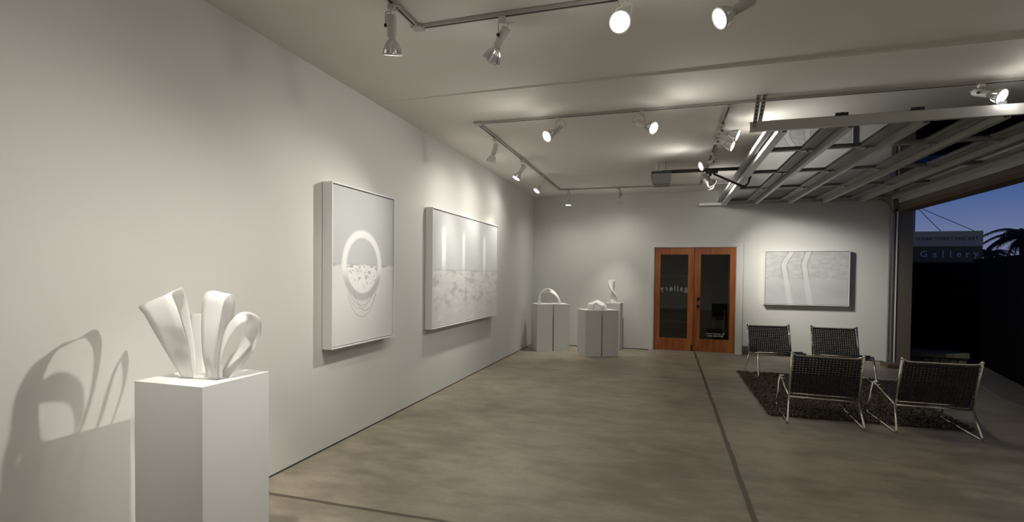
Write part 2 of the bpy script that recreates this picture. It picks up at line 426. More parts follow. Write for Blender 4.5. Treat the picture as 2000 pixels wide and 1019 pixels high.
def leaf(name, x0, x1, lab, st_l, st_r):
    d = thing(name, lab, 'door', (x0, BY, 0), kind='structure'); W = x1-x0; a, b = st_l, W-st_r; zb, zt = .255, 1.897
    y0, y1 = .012, .055
    for p, q in ((0, a), (b, W)): MB().box(p, y0, .012, q, y1, 2.03).build('stile', M['wood'], d, bevel=.003)
    MB().box(a, y0+.001, .012, b, y1, zb).build('rail', M['wood'], d, bevel=.003)
    MB().box(a, y0+.001, zt, b, y1, 2.03).build('rail', M['wood'], d, bevel=.003)
    g = MB().box(a, .028, zb, b, .034, zt).build('glass_pane', M['glass'], d)
    return d, g, a, b
d1, g1, a1, b1 = leaf('door_1', 2.484, 3.226, 'left glazed wooden door with mirrored gallery lettering', .112, .112)
d2, g2, a2, b2 = leaf('door_2', 3.232, 3.978, 'right glazed wooden door with two dark bronze knobs', .115, .105)
text_mesh('lettering', 'gallery', .145, M['letter'], g1, ((a1+b1)/2, .027, 1.185), (pi/2, 0, 0), 1.32, .0008, True,
   serif=((-.62,.0,.12),(-.36,.0,.12)), off=-.002)
text_mesh('lettering', 'by appointment', .042, M['letter'], g2, (.40, .027, .357), (pi/2, 0, 0), 1.25, .0008, True)
text_mesh('lettering', '805.640.9661', .042, M['letter'], g2, (.39, .027, .312), (pi/2, 0, 0), 1.25, .0008, True)
for z, nm in ((1.042, 'lock_knob'), (.893, 'door_knob')):
    Mx = Matrix.Translation((.075, .012, z)) @ Matrix.Rotation(pi/2, 4, 'X')
    MB().lathe([(.028, 0), (.028, .008), (.012, .012), (.012, .03), (.024, .036), (.028, .05), (.022, .06), (.005, .063)], Mx, 20).build(nm, M['bronze'], d2)
MB().box(.705, .006, .02, .73, .012, .14).build('foot_bolt', M['bronze'], d1)
struct(MB().box(ox0+.012, BY-.002, 0, ox1-.012, BY+.06, .010).build('trim_6', M['alu']), 'pale metal threshold under the wooden doors', 'trim')
tag(MB().box(4.105, BY-.06, .055, 4.36, BY-.002, .165).box(4.11, BY-.05, 0, 4.355, BY-.002, .055).build('floor_duct', M['plinth'], bevel=.003), 'short grey-green duct block at the wall foot beside the door casing', 'block')

# ================================================================= paintings
def painting(lab, loc, W, H, D, axis, artm, cat='painting'):
    """frame opens towards +x (axis 1) or -y (axis 0)"""
    t = thing('painting', lab, cat, loc)
    fw_ = .012
    def bx(u0, v0, d0, u1, v1, d1):
        return (d0, u0, v0, d1, u1, v1) if axis == 1 else (u0, -d1, v0, u1, -d0, v1)
    f = MB()
    f.box(*bx(0, 0, 0, fw_, H, D)).box(*bx(W-fw_, 0, 0, W, H, D)).box(*bx(fw_, 0, 0, W-fw_, fw_, D)).box(*bx(fw_, H-fw_, 0, W-fw_, H, D))
    f.build('frame', M['white'], t, bevel=.002)
    MB().box(*bx(fw_, fw_, .006, W-fw_, H-fw_, .012)).build('backing', M['slot'], t)
    g = .007
    c = MB()
    e = bx(0, 0, .012, W-2*(fw_+g), H-2*(fw_+g), D-.012)
    o = c.box(*e).build('canvas', artm, t, loc=(fw_+g, 0, fw_+g) if axis == 0 else (0, fw_+g, fw_+g))
    return t
painting('tall white painting with a pale ring over a speckled horizon', (.004, 3.575, .846), 1.005, 1.382, .096, 1, art_ring())
painting('wide white painting with three vertical light streaks on the long wall', (.004, 5.445, .822), 2.42, 1.434, .096, 1, art_streaks())
painting('wide grey painting with two bent vertical bands right of the doors', (4.450, BY-.004, .966), 1.378, .995, .11, 0, art_bands())

# ================================================================= pedestals
def pedestal(corners, h, lab, group=None):
    cx = sum(c[0] for c in corners)/4; cy = sum(c[1] for c in corners)/4
    t = MB().prism([(x-cx, y-cy) for x, y in corners], 0, h).build('pedestal', M['pedestal'], None, (cx, cy, 0), bevel=.0015)
    return tag(t, lab, 'pedestal', group)
NP = pedestal([(.378, 1.742), (.779, 1.742), (.779, 2.134), (.378, 2.134)], .975, 'grey-white square pedestal in the left foreground under the looped ribbon sculpture')
def pair(A, B, Lc, h, g, labs, grp):
    A, B, Lc = Vector(A), Vector(B), Vector(Lc); d = (B-A); W = d.length; d.normalize(); n = Lc-A
    h0 = (W-g)/2
    for k, s in enumerate((0, h0+g)):
        p = A+d*s; q = p+d*h0
        pedestal([tuple(p), tuple(q), tuple(q+n), tuple(p+n)], h, labs[k], grp)
pair((.345, 9.530), (.925, 9.808), (.135, 9.905), .910, .022, ['slim grey-white pedestal under the left foot of the arch, near the left wall corner', 'slim grey-white pedestal under the right foot of the arch, beside its twin'], 'slim pedestals in pairs')
pair((1.327, 9.216), (1.895, 9.462), (1.118, 9.585), .842, .022, ['low slim pedestal under the left end of the wavy sculpture', 'low slim pedestal under the right end of the wavy sculpture, nearest the doors'], 'slim pedestals in pairs')
pedestal([(1.50, 10.14), (1.851, 10.18), (1.885, 10.34), (1.53, 10.42)] if False else [(1.545, 10.165), (1.851, 10.190), (1.888, 10.42), (1.575, 10.42)], .935, 'grey-white pedestal against the back wall under the twisted upright sculpture')

# ================================================================= sculptures
def ribbon(name, st, mtl, parent, k=7, th=.003, cols=4, zmin=.002):
    A = bez([s[0] for s in st], k); B = bez([s[1] for s in st], k)
    vs = []; fs = []
    for a, b in zip(A, B):
        a.z = max(a.z, zmin); b.z = max(b.z, zmin)
        for j in range(cols+1): vs.append(a.lerp(b, j/cols))
    for i in range(len(A)-1):
        for j in range(cols):
            p = i*(cols+1)+j; fs.append((p, p+1, p+cols+2, p+cols+1))
    o = MB().poly(vs, fs, True).build(name, mtl, parent, fix=False)
    md = o.modifiers.new('thick', 'SOLIDIFY'); md.thickness = th; md.offset = 0
    return o
LOOP_PANEL = [
    ((-0.062,-0.060,-0.009),(0.004,-0.060,-0.002)),
    ((-0.093,-0.100,0.096),(0.025,-0.100,0.122)),
    ((-0.147,-0.130,0.215),(0.021,-0.130,0.248)),
    ((-0.210,-0.130,0.297),(-0.015,-0.130,0.339)),
    ((-0.272,-0.110,0.335),(-0.067,-0.110,0.393)),
    ((-0.245,-0.070,0.363),(-0.109,-0.070,0.408)),
    ((-0.235,-0.020,0.381),(-0.140,-0.020,0.418)),
    ((-0.263,0.030,0.394),(-0.166,0.030,0.419)),
    ((-0.252,0.060,0.333),(-0.172,0.060,0.341)),
    ((-0.192,0.060,0.208),(-0.145,0.060,0.223)),
    ((-0.133,0.040,0.097),(-0.103,0.040,0.112)),
    ((-0.075,0.000,-0.014),(-0.049,0.000,-0.008)),
]
LOOP_TALL = [
    ((0.076,-0.050,0.003),(0.137,-0.050,0.007)),
    ((0.082,-0.080,0.122),(0.157,-0.080,0.095)),
    ((0.074,-0.080,0.233),(0.170,-0.080,0.214)),
    ((0.055,-0.060,0.327),(0.170,-0.060,0.314)),
    ((0.045,-0.040,0.386),(0.167,-0.040,0.370)),
    ((0.026,0.000,0.411),(0.162,0.000,0.399)),
    ((0.029,0.050,0.407),(0.133,0.050,0.382)),
    ((0.009,0.090,0.339),(0.098,0.090,0.326)),
    ((-0.001,0.090,0.226),(0.066,0.090,0.216)),
    ((0.007,0.070,0.164),(0.045,0.070,0.141)),
    ((-0.002,0.030,-0.018),(0.049,0.030,-0.014)),
]
LOOP_ROUND = [
    ((0.123,-0.040,0.005),(0.154,-0.040,0.007)),
    ((0.140,-0.050,0.089),(0.165,-0.050,0.103)),
    ((0.145,-0.040,0.167),(0.187,-0.040,0.179)),
    ((0.158,-0.020,0.240),(0.206,-0.020,0.230)),
    ((0.180,-0.000,0.288),(0.222,0.000,0.258)),
    ((0.195,0.030,0.313),(0.226,0.030,0.270)),
    ((0.221,0.070,0.309),(0.190,0.070,0.258)),
    ((0.244,0.100,0.272),(0.151,0.100,0.228)),
    ((0.226,0.120,0.199),(0.119,0.120,0.184)),
    ((0.204,0.110,0.133),(0.103,0.110,0.138)),
    ((0.180,0.070,0.070),(0.089,0.070,0.090)),
    ((0.170,0.030,0.029),(0.093,0.030,0.044)),
    ((0.158,0.000,-0.001),(0.103,0.000,-0.005)),
]
LOOP_LOW = [
    ((-0.115,0.050,-0.029),(-0.043,0.050,-0.024)),
    ((-0.177,0.090,0.061),(-0.094,0.090,0.061)),
    ((-0.225,0.120,0.187),(-0.133,0.120,0.186)),
    ((-0.256,0.150,0.269),(-0.173,0.150,0.274)),
    ((-0.265,0.170,0.270),(-0.188,0.170,0.272)),
    ((-0.244,0.170,0.154),(-0.182,0.170,0.151)),
    ((-0.157,0.110,-0.044),(-0.103,0.110,-0.040)),
]
ARCH = [
    ((-0.324,-0.040,0.002),(-0.256,-0.040,0.002)),
    ((-0.308,-0.040,0.092),(-0.259,-0.020,0.087)),
    ((-0.291,-0.040,0.178),(-0.258,-0.010,0.151)),
    ((-0.260,-0.050,0.224),(-0.247,0.010,0.188)),
    ((-0.220,-0.050,0.255),(-0.230,0.030,0.212)),
    ((-0.169,-0.020,0.290),(-0.188,0.040,0.208)),
    ((-0.113,0.010,0.296),(-0.133,0.040,0.205)),
    ((-0.054,0.040,0.277),(-0.076,0.010,0.211)),
    ((0.003,0.060,0.229),(-0.007,-0.020,0.192)),
    ((0.058,0.060,0.161),(0.057,-0.040,0.145)),
    ((0.099,0.050,0.092),(0.095,-0.050,0.080)),
    ((0.129,0.030,0.010),(0.091,-0.050,0.011)),
]
WAVE = [
    ((-0.283,-0.100,-0.011),(-0.160,-0.180,-0.007)),
    ((-0.282,-0.100,0.063),(-0.154,-0.180,0.056)),
    ((-0.275,-0.080,0.104),(-0.146,-0.170,0.098)),
    ((-0.244,0.000,0.110),(-0.134,-0.150,0.119)),
    ((-0.192,0.060,0.129),(-0.125,-0.130,0.118)),
    ((-0.153,0.100,0.153),(-0.106,-0.100,0.105)),
    ((-0.102,0.100,0.150),(-0.083,-0.100,0.083)),
    ((-0.046,0.100,0.124),(-0.046,-0.100,0.073)),
    ((0.004,0.080,0.099),(-0.021,-0.120,0.066)),
    ((0.040,0.050,0.068),(-0.018,-0.140,0.047)),
    ((0.066,0.020,0.005),(-0.028,-0.140,0.010)),
]
sc = thing('ribbon_sculpture', 'translucent white sculpture of looping upright ribbons on the foreground pedestal', 'sculpture', (.58, 1.93, .975))
ribbon('panel_loop', LOOP_PANEL, M['resin'], sc); ribbon('tall_loop', LOOP_TALL, M['resin'], sc)
ribbon('round_loop', LOOP_ROUND, M['resin'], sc); ribbon('low_loop', LOOP_LOW, M['resin'], sc)
base = [((-.075, -.075, .004), (-.06, .02, .004)), ((-.02, -.07, .006), (-.01, .03, .006)), ((.06, -.06, .006), (.06, .03, .006)), ((.13, -.05, .004), (.14, .02, .004))]
ribbon('base_strip', base, M['resin'], sc)
def raised(st, e=.0): return st
s1_ = thing('arch_sculpture', 'white twisted arch sculpture bridging two slim pedestals near the corner', 'sculpture', (.62, 9.99-.23, .911))
ribbon('arch_ribbon', ARCH, M['plaster'], s1_, th=.014)
s2_ = thing('wave_sculpture', 'low white wavy ribbon sculpture on the shorter pair of pedestals', 'sculpture', (1.6, 9.60, .846))
ribbon('wave_ribbon', WAVE, M['plaster'], s2_, th=.012)
s3_ = thing('twist_sculpture', 'upright white twisted band sculpture on the pedestal against the back wall', 'sculpture', (1.695, 10.30, .936))
tw = []
for i in range(15):
    q = i/14; z = .448*q; a = radians(8) + pi*(1-(3*q**2-2*q**3)) ; wd = .066-.004*sin(pi*q)
    cx = .022-.048*q + .012*sin(2*pi*q); tw.append(((cx-wd*cos(a), -.9*wd*sin(a), z), (cx+wd*cos(a), .9*wd*sin(a), z)))
ribbon('twisted_band', tw, M['plaster'], s3_, th=.034, k=4)

# ================================================================= lighting tracks
def track(lab, pts, z=ZC, slot=True):
    t = thing('light_track', lab, 'light track', (pts[0][0], pts[0][1], z), group='ceiling light tracks'); o = Vector((pts[0][0], pts[0][1], 0))
    for p, q in zip(pts, pts[1:]):
        p = Vector((*p, 0))-o; q = Vector((*q, 0))-o; d = (q-p).normalized()
        m_ = MB().bar(p+Vector((0,0,-.011)), q+Vector((0,0,-.011)), .036, .020)
        r = m_.build('rail', M['track'], t)
        MB().bar(p+d*.05+Vector((0,0,-.0215)), q-d*.05+Vector((0,0,-.0215)), .012, .0012).build('slot', M['slot'], r)
    for p in pts[1:-1] if len(pts) > 2 else []:
        q = Vector((*p, 0))-o
        MB().box(q.x-.035, q.y-.035, -.024, q.x+.035, q.y+.035, -.001).build('corner_joiner', M['track'], t)
    return t
# near U: from behind the viewer along x=1.11, then across at y=3.11
def zc(x, y): return ZC+s0+(s1-s0)*x/RX if y < CY else ZC
track('near white light track turning a corner over the foreground', [(1.11, -2.0), (1.11, 3.10), (5.6, 3.10)], ZC+.008)
track('far white light track forming a loop over the back of the room', [(5.9, 5.215), (.735, 5.215), (.735, 9.69), (5.4, 9.69)])
track('short white light track running back beside the open garage door', [(3.262, 5.26), (3.262, 9.66)])

PAR_PROF = [(.021, 0), (.022, .014), (.034, .028), (.046, .048), (.055, .072), (.060, .092), (.059, .101)]
def par_lamp(x, y, aim, lab, z=ZC-.022, tw=0., on=1.0, power=1.0, size=56, drop=.125):
    """track head: adapter, bent arm, socket housing, ribbed reflector bulb, loop of cable"""
    t = thing('track_lamp', lab, 'track lamp', (x, y, z), group='white track lamps')
    d = Vector(aim).normalized()
    MB().box(-.022, -.018, -.030, .022, .018, 0).build('adapter', M['lamp'], t, bevel=.003)
    q = d.to_track_quat('-Z', 'Y'); R = q.to_matrix().to_4x4()
    pv = Vector((0, 0, -drop)); sd = (R @ Vector((1, 0, 0, 0))).to_3d(); sd.z = 0
    if sd.length < .1: sd = Vector((1, 0, 0))
    sd.normalize(); sd = sd * (1 if tw >= 0 else -1)
    MB().tube(rounded([(0,0,-.03), tuple(Vector((0,0,-.04))+sd*.006), tuple(Vector((0,0,-.045))+sd*.036), tuple(pv+sd*.036)], .01, 3), .0045, 6).build('arm', M['lamp'], t)
    T = Matrix.Translation(pv-d*.0) @ R
    h = MB().lathe([(.026, .062), (.029, .058), (.029, -.058), (.026, -.066)], T, 20).build('lamp_housing', M['lamp'], t)
    Tk = Matrix.Translation(pv+sd*.030) @ sd.to_track_quat('Z', 'Y').to_matrix().to_4x4()
    MB().lathe([(.010, 0), (.010, .014)], Tk, 12).build('knob', M['dark'], h)
    flip = T @ Matrix.Translation((0, 0, -.060)) @ Matrix.Rotation(pi, 4, 'X')
    b = MB().lathe(PAR_PROF, flip, 36, rib=.13, cap=False).build('reflector_bulb', M['reflector'], t)
    MB().lathe([(.0595, .094), (.0595, .104), (.052, .104)], flip, 32, cap=False).build('bulb_rim', M['lamp'], b)
    fm = M['bulb_face']
    MB().lathe([(.001, .1035), (.03, .1025), (.0525, .100)], flip, 28, cap=False).build('bulb_face', fm, b)
    back = pv-d*.060
    sag = Vector((0, 0, -.035))-sd*.01
    MB().tube(bez([sag, sag-sd*.045-d*.02, back-sd*.035-d*.045, back-d*.03, back], 5), .003, 6).build('cable', M['lamp'], t)
    fc = pv+d*.168
    L = bpy.data.lights.new('beam', 'SPOT'); L.energy = SPOT_W*power; L.color = LAMP_COL; L.spot_size = radians(size); L.spot_blend = 1.0; L.shadow_soft_size = .035
    lo = bpy.data.objects.new('beam', L); C.objects.link(lo); lo.parent = t; lo.location = fc; lo.rotation_euler = q.to_euler()
    G = bpy.data.lights.new('flood', 'SPOT'); G.energy = FLOOD_W*on; G.color = LAMP_COL; G.spot_size = radians(160); G.spot_blend = 1.0; G.shadow_soft_size = .05
    go = bpy.data.objects.new('flood', G); C.objects.link(go); go.parent = t; go.location = pv+d*.175; go.rotation_euler = q.to_euler()
    P = bpy.data.lights.new('spill', 'POINT'); P.energy = SPILL_W*on; P.color = LAMP_COL; P.shadow_soft_size = .05
    po = bpy.data.objects.new('spill', P); C.objects.link(po); po.parent = t; po.location = pv+d*.23
    return t
LAMPS = [
 (1.10, 2.78, (-.16, .36, -1), 'white track lamp pointing straight down at the near track corner', -1., 0.5, .125, .5),
 (1.70, 3.10, (-.74, .34, -1), 'white track lamp tilted left, second along the near track', -1., 0.8, .125, .6),
 (2.44, 3.10, (.02, -1, -.50), 'glaring white track lamp facing the viewer on the near track', 1., 1.2),
 (3.10, 3.10, (-1., -.46, -.66), 'lit white track lamp at top centre aimed left from the near track', 1., 3.1, .125, .6),
 (1.615, 5.215, (-.62, -.75, -.60), 'lit track lamp on the far loop facing forward-left, nearest the loop corner', 1., 2.6),
 (2.46, 5.215, (.72, -.55, -.45), 'lit track lamp on the far loop with its face turned to the right', -1., .8),
 (5.19, 5.215, (.55, -.80, -.50), 'lit track lamp above the near rail of the open garage door', 1., 1.0, .075),
 (.735, 5.80, (-.38, .12, -1), 'left track lamp, first of three close to the long wall', 1., 1.0),
 (.735, 7.00, (-.55, -.32, -1), 'middle of three track lamps close to the long wall', 1., 0.65),
 (.735, 8.20, (-.60, -.50, -1), 'third track lamp along the long wall, nearest the back corner', 1., 0.9),
 (.90, 9.69, (-.05, .02, -1), 'track lamp hanging above the arch sculpture', 1., 1.6),
 (1.85, 9.69, (-.06, .22, -1), 'track lamp hanging above the twisted sculpture', 1., 1.4),
 (3.262, 5.88, (1.0, -.25, -.42), 'upper of two lit track lamps side by side aimed at the open garage door', 1., 1.6, .075),
 (3.262, 6.30, (1., -.30, -.46), 'lower of two lit track lamps side by side aimed at the open garage door', 1., 1.6, .085),
 (3.262, 7.18, (-.95, -.35, -.40), 'lit track lamp aimed left just above the black opener rail', -1., 1.5),
 (3.262, 8.12, (1.85, 2.1, -1.42), 'track lamp hanging just below the black opener rail, tilted right', 1., 3.4, .15),
 (3.262, 8.42, (1.6, 1.9, -1.5), 'track lamp behind the opener arm tilted towards the back wall', 1., 2.8, .15),
]
for x, y, a, lab, tw_, pw, *ex in LAMPS:
    par_lamp(x, y, a, lab, (ZC+.008-.0235 if y < CY else ZC-.0235), tw_, (ex[1] if len(ex) > 1 else 1.), pw, 56, ex[0] if ex else .125)
# unseen near-track lamps; the two beyond the glaring ones are added for fill
OFF = [(1.11, 1.3, (-.53, .63, -1.85), 'white track lamp on the near track above the looped ribbon sculpture', 2.6),
 (1.11, -.6, (-.10, 1, -.62), 'white track lamp on the near track behind the viewer', 1.1),
 (4.3, 3.10, (-.15, -1, -.9), 'unseen near-track lamp added for fill, beyond the two glaring ones', 1.),
 (5.3, 3.10, (-.5, -1, -.8), 'unseen near-track lamp added for fill, last before the opening', 1.)]
for x, y, a, lab, pw in OFF: par_lamp(x, y, a, lab, ZC+.008-.0235, 1., .35, pw, 38 if 'ribbon' in lab else 60)

# ================================================================= garage door, open overhead
GY0, GY1, GZ = 5.16, 10.26, 2.86
gd = thing('garage_door', 'open overhead garage door of aluminium frames and glass panes', 'garage door', (3.60, GY0, GZ))
NSEC, PIT_ = 5, .555
stl = [0, 1.10, 2.38, 3.67, GY1-GY0]
for k in range(NSEC):
    x0 = k*PIT_; x1 = x0+PIT_-.006
    f = MB(); z0, z1 = 0, .045
    f.box(x0, 0, z0, x0+.062, stl[-1], z1).box(x1-.062, 0, z0, x1, stl[-1], z1)
    f.box(x0+.028, 0, -.006, x0+.034, stl[-1], z0).box(x1-.034, 0, -.006, x1-.028, stl[-1], z0)
    for i, y in enumerate(stl):
        w0 = -.035 if 0 < i < 4 else (0 if i == 0 else -.08); w1 = w0+(.07 if 0 < i < 4 else .08)
        f.box(x0+.062, y+w0, z0, x1-.062, y+w1, z1)
    s = f.build('door_section', M['alu_dk'], gd, bevel=.003)
    for i in range(4):
        ya = stl[i]+(.08 if i == 0 else .035); yb = stl[i+1]-(.08 if i == 3 else .035)
        MB().box(x0+.062, ya, .020, x1-.062, yb, .026).build('glass_pane', M['oglass'], s)
    # strut: a pale hat channel standing off the section, near its leading edge
    sx = x0+.066
    wd = .052 if k else .078
    st_ = MB().box(sx, .03, -.058, sx+.004, stl[-1]-.03, 0).box(sx, .03, -.062, sx+wd, stl[-1]-.03, -.058).box(sx+wd-.004, .03, -.058, sx+wd, stl[-1]-.03, 0)
    st_.build('strut', M['alu'], gd)
    if k:
        for y in stl[1:4]:
            hg = MB().box(x0-.05, y-.04, -.014, x0+.05, y+.04, -.004).tube([(x0, y-.035, -.018), (x0, y+.035, -.018)], .010, 8)
            hg.build('hinge', M['galv'], gd)
        for y, s_ in ((.03, -1), (stl[-1]-.03, 1)):
            MB().box(x0-.045, y-.03, -.012, x0+.045, y+.03, .01).build('hinge', M['galv'], gd)
    if k: MB().box(x0-.05, -.045, .028, x0+.05, .02, .058).tube([(x0, -.05, .04), (x0, .02, .04)], .02, 10).build('roller', M['dark'], gd)
xe = NSEC*PIT_
MB().box(xe, 0, -.03, xe+.10, stl[-1], .03).box(xe+.10, 0, -.10, xe+.115, stl[-1], .03).build('bottom_rail', M['alu'], gd, bevel=.003)

def gtrack(lab, y, x0, x1, z, near):
    t = thing('door_track', lab, 'door track', (x0, y, z), group='overhead garage door tracks'); L = x1-x0
    H_ = .085 if near else .045
    MB().box(0, -.022, 0, L, -.018, H_).box(0, -.018, 0, L, .020, .004).box(0, -.018, H_-.004, L, .016, H_).build('channel', M['alu'], t)
    return t
nt_ = gtrack('near white overhead rail of the garage door', 5.12, 3.42, 6.46, 2.80, True)
ft_ = gtrack('far grey overhead rail of the garage door at the back wall', 10.34, 3.28, 6.22, 2.815, False)
# curve and vertical run of the far track
pts = [(6.20, 10.34, 2.84)] + [(6.20+.20*sin(a), 10.34, 2.62+.22*cos(a)) for a in [pi/2*i/8 for i in range(1, 9)]] + [(6.40, 10.34, 0.02)]
cv = MB()
for p, q in zip(pts, pts[1:]): cv.bar(p, q, .050, .030, (0, 1, 0)) if False else cv.bar(p, q, .030, .055, (0, 1, 0))
o = cv.build('door_track', M['galv'])
tag(o, 'vertical galvanised garage door track with a curved top, beside the opening post', 'door track', 'overhead garage door tracks')
tb = thing('track_bracket', 'galvanised angle plate with rows of slots beside the vertical door track', 'bracket', (6.42, 10.39, 0))
MB().box(.028, -.030, .02, .050, -.026, 2.60).box(.028, -.026, .02, .031, .03, 2.60).build('angle_plate', M['galv'], tb)
for z in [1.10+.033*i for i in range(8)]+[2.45, 2.40, 2.34]:
    MB().box(.035, -.0315, z, .045, -.0300, z+.013).build('slot', M['white'], tb)
def hanger(lab, p, q):
    t = thing('track_hanger', lab, 'hanger', (0, 0, 0), group='perforated steel hangers')
    p, q = Vector(p), Vector(q); d = (q-p); L = d.length; d.normalize()
    t.location = q; 
    m_ = MB().bar(p-q, (0,0,0), .034, .003, (0, 1, 0)).bar(p-q+Vector((.017, .017, 0)), (.017, .017, 0), .003, .034, (0, 1, 0))
    s = m_.build('angle_iron', M['galv'], t)
    h = MB(); n = int(L/.035)
    for i in range(1, n):
        c = (p-q)+d*(i*.035)
        h.box(c.x-.006, c.y-.0035, c.z-.008, c.x+.006, c.y-.0022, c.z+.008)
    h.build('holes', M['slot'], t)
    return t
hanger('perforated hanger strap from ceiling to the end of the near rail', (3.485, 5.08, ZC), (3.455, 5.085, 2.83))
hanger('slanting perforated brace next to the strap at the near rail end', (3.54, 5.10, ZC), (3.50, 5.10, 2.88))
hanger('thin strap holding up the far rail end near the back wall', (3.66, 10.34, ZC), (3.60, 10.34, 2.885))

# ================================================================= opener
OYc = 7.72
op = thing('door_opener', 'ceiling garage door opener with smoky light cover and black rail', 'door opener', (2.62, OYc, 2.78))
MB().poly([(-.12,-.14,0),(.12,-.14,0),(.12,.14,0),(-.12,.14,0),(-.145,-.165,.15),(.14,-.165,.15),(.14,.165,.15),(-.145,.165,.15)],
   [(3,2,1,0),(4,5,6,7),(0,1,5,4),(1,2,6,5),(2,3,7,6),(3,0,4,7)]).build('light_cover', M['plastic'], op, bevel=.012)
MB().box(-.135, -.155, .15, .14, .155, .185).build('motor_housing', M['dark'], op, bevel=.004)
MB().box(.0, -.025, .175, 3.86, .025, .215).build('rail', M['rail'], op)
MB().box(-.05, -.02, .215, -.03, .02, ZC-2.78).box(.05, -.02, .215, .07, .02, ZC-2.78).build('hanger_strap', M['galv'], op)
MB().box(.60, -.03, .145, .76, .03, .175).tube([(.66, -.02, .13), (.66, .02, .13)], .022, 10).build('trolley', M['dark'], op)
MB().bar((.70, 0, .14), (1.10, -.02, -.065), .012, .028).build('arm', M['rail'], op)
MB().tube(bez([(1.03, -.03, -.045), (1.10, -.03, -.055), (1.145, -.02, -.02), (1.17, -.02, .065)], 5), .012, 8).tube([(1.17, -.045, .065), (1.17, .02, .065)], .018, 10).build('curved_arm', M['rail'], op)

# ================================================================= chairs
CH = dict(foot=(.332, 0.0, .012), ffoot=(.336, .805, .014), ftop=(.320, .685, .372), junc=(.303, .137, .268), top=(.305, -.01, .722))
def weave(o_, ex, ey, nx, ny, en, rx, ry):
    """cords along ex (ny of them) woven over cords along ey (nx of them)"""
    m_ = MB(); W = ex.length; H = ey.length; ux = ex.normalized(); uy = ey.normalized(); amp = .0045
    for j in range(ny):
        v = (j+.5)/ny; pts = []
        for i in range(nx*2+1):
            u = i/(2*nx); s = 0 if i % 2 == 0 else (1 if ((i//2)+j) % 2 else -1)
            pts.append(o_+ex*u+ey*v+en*amp*s)
        m_.tube(pts, ry, 6, flat=1.)
    for i in range(nx):
        u = (i+.5)/nx; pts = []
        for j in range(ny*2+1):
            v = j/(2*ny); s = 0 if j % 2 == 0 else (-1 if (i+(j//2)) % 2 else 1)
            pts.append(o_+ex*u+ey*v+en*amp*s)
        m_.tube(pts, rx, 6)
    return m_
def make_chair(lab):
    t = thing('lounge_chair', lab, 'chair', group='low lounge chairs round the rug')
    P = {k: {s: Vector((s*v[0], v[1], v[2])) for s in (-1, 1)} for k, v in CH.items()}
    for s in (-1, 1):
        loop = [P['junc'][s], P['foot'][s], P['ffoot'][s], P['ftop'][s]]
        MB().tube(rounded(loop, .05), .0115, 10).build('leg_frame', M['chrome'], t)
        MB().tube([P['ftop'][s], P['junc'][s]+Vector((0, 0, -.012))], .0095, 8).build('seat_side_rail', M['chrome'], t)
        MB().tube(rounded([P['junc'][s], P['top'][s]], .01), .0125, 10).build('back_upright', M['chrome'], t)
        MB().lathe([(.015, -.003), (.016, .004), (.012, .014), (.003, .018)], Matrix.Translation(P['top'][s]), 14).build('finial', M['chrome'], t)
    a, b = P['ftop'][-1], P['ftop'][1]
    MB().tube([a, b], .0110, 10).build('front_rail', M['chrome'], t)
    MB().tube([a+Vector((0, -.004, -.030)), b+Vector((0, -.004, -.030))], .0080, 8).build('front_rail', M['chrome'], t)
    a, b = P['junc'][-1], P['junc'][1]
    MB().tube([a+Vector((0, 0, .024)), b+Vector((0, 0, .024))], .0085, 8).build('rear_rail', M['chrome'], t)
    MB().tube([a+Vector((0, -.008, -.010)), b+Vector((0, -.008, -.010))], .0095, 8).build('rear_rail', M['chrome'], t)
    a, b = P['top'][-1], P['top'][1]
    MB().tube(rounded([a, a+Vector((.045, .012, -.024)), b+Vector((-.045, .012, -.024)), b], .04), .0105, 10).build('top_rail', M['chrome'], t)
    # seat web
    o_ = P['junc'][-1]+Vector((.016, .01, .012)); ex = P['junc'][1]-P['junc'][-1]-Vector((.032, 0, 0)); ey = P['ftop'][-1]-P['junc'][-1]+Vector((.0, -.012, .004)); ey.x = 0
    weave(o_, ex, ey, 20, 18, ex.cross(ey).normalized(), .0092, .0115).build('seat', M['weave'], t)
    o_ = P['junc'][-1]+Vector((.014, 0, .035)); ex = P['junc'][1]-P['junc'][-1]-Vector((.028, 0, 0)); ey = P['top'][-1]-P['junc'][-1]-Vector((0, 0, .064)); ey.x = 0
    weave(o_, ex, ey, 20, 16, ex.cross(ey).normalized(), .0090, .0098).build('backrest', M['weave'], t)
    return t
def copy_tree(root, loc, rz, lab):
    r = root.copy(); C.objects.link(r); r.location = loc; r.rotation_euler = (0, 0, rz); r['label'] = lab
    for ch in list(root.children):
        c = ch.copy(); C.objects.link(c); c.parent = r
    return r
RUGZ = .0
chairs = [((4.237, 5.682), -.064, 'black woven chrome chair with its back to the viewer, on the left front rug corner'),
          ((5.158, 5.655), -.027, 'black woven chrome chair with its back to the viewer, nearest the garage opening'),
          ((4.264, 8.913), 3.244, 'black woven low chair facing the viewer beside the wooden doors'),
          ((5.182, 8.924), 3.111, 'black woven low chair facing the viewer under the painting with two bands')]
c0 = make_chair(chairs[0][2])
c0.location = (*chairs[0][0], 0); c0.rotation_euler = (0, 0, chairs[0][1])
for (p, a, l) in chairs[1:]: copy_tree(c0, (*p, 0), a, l)

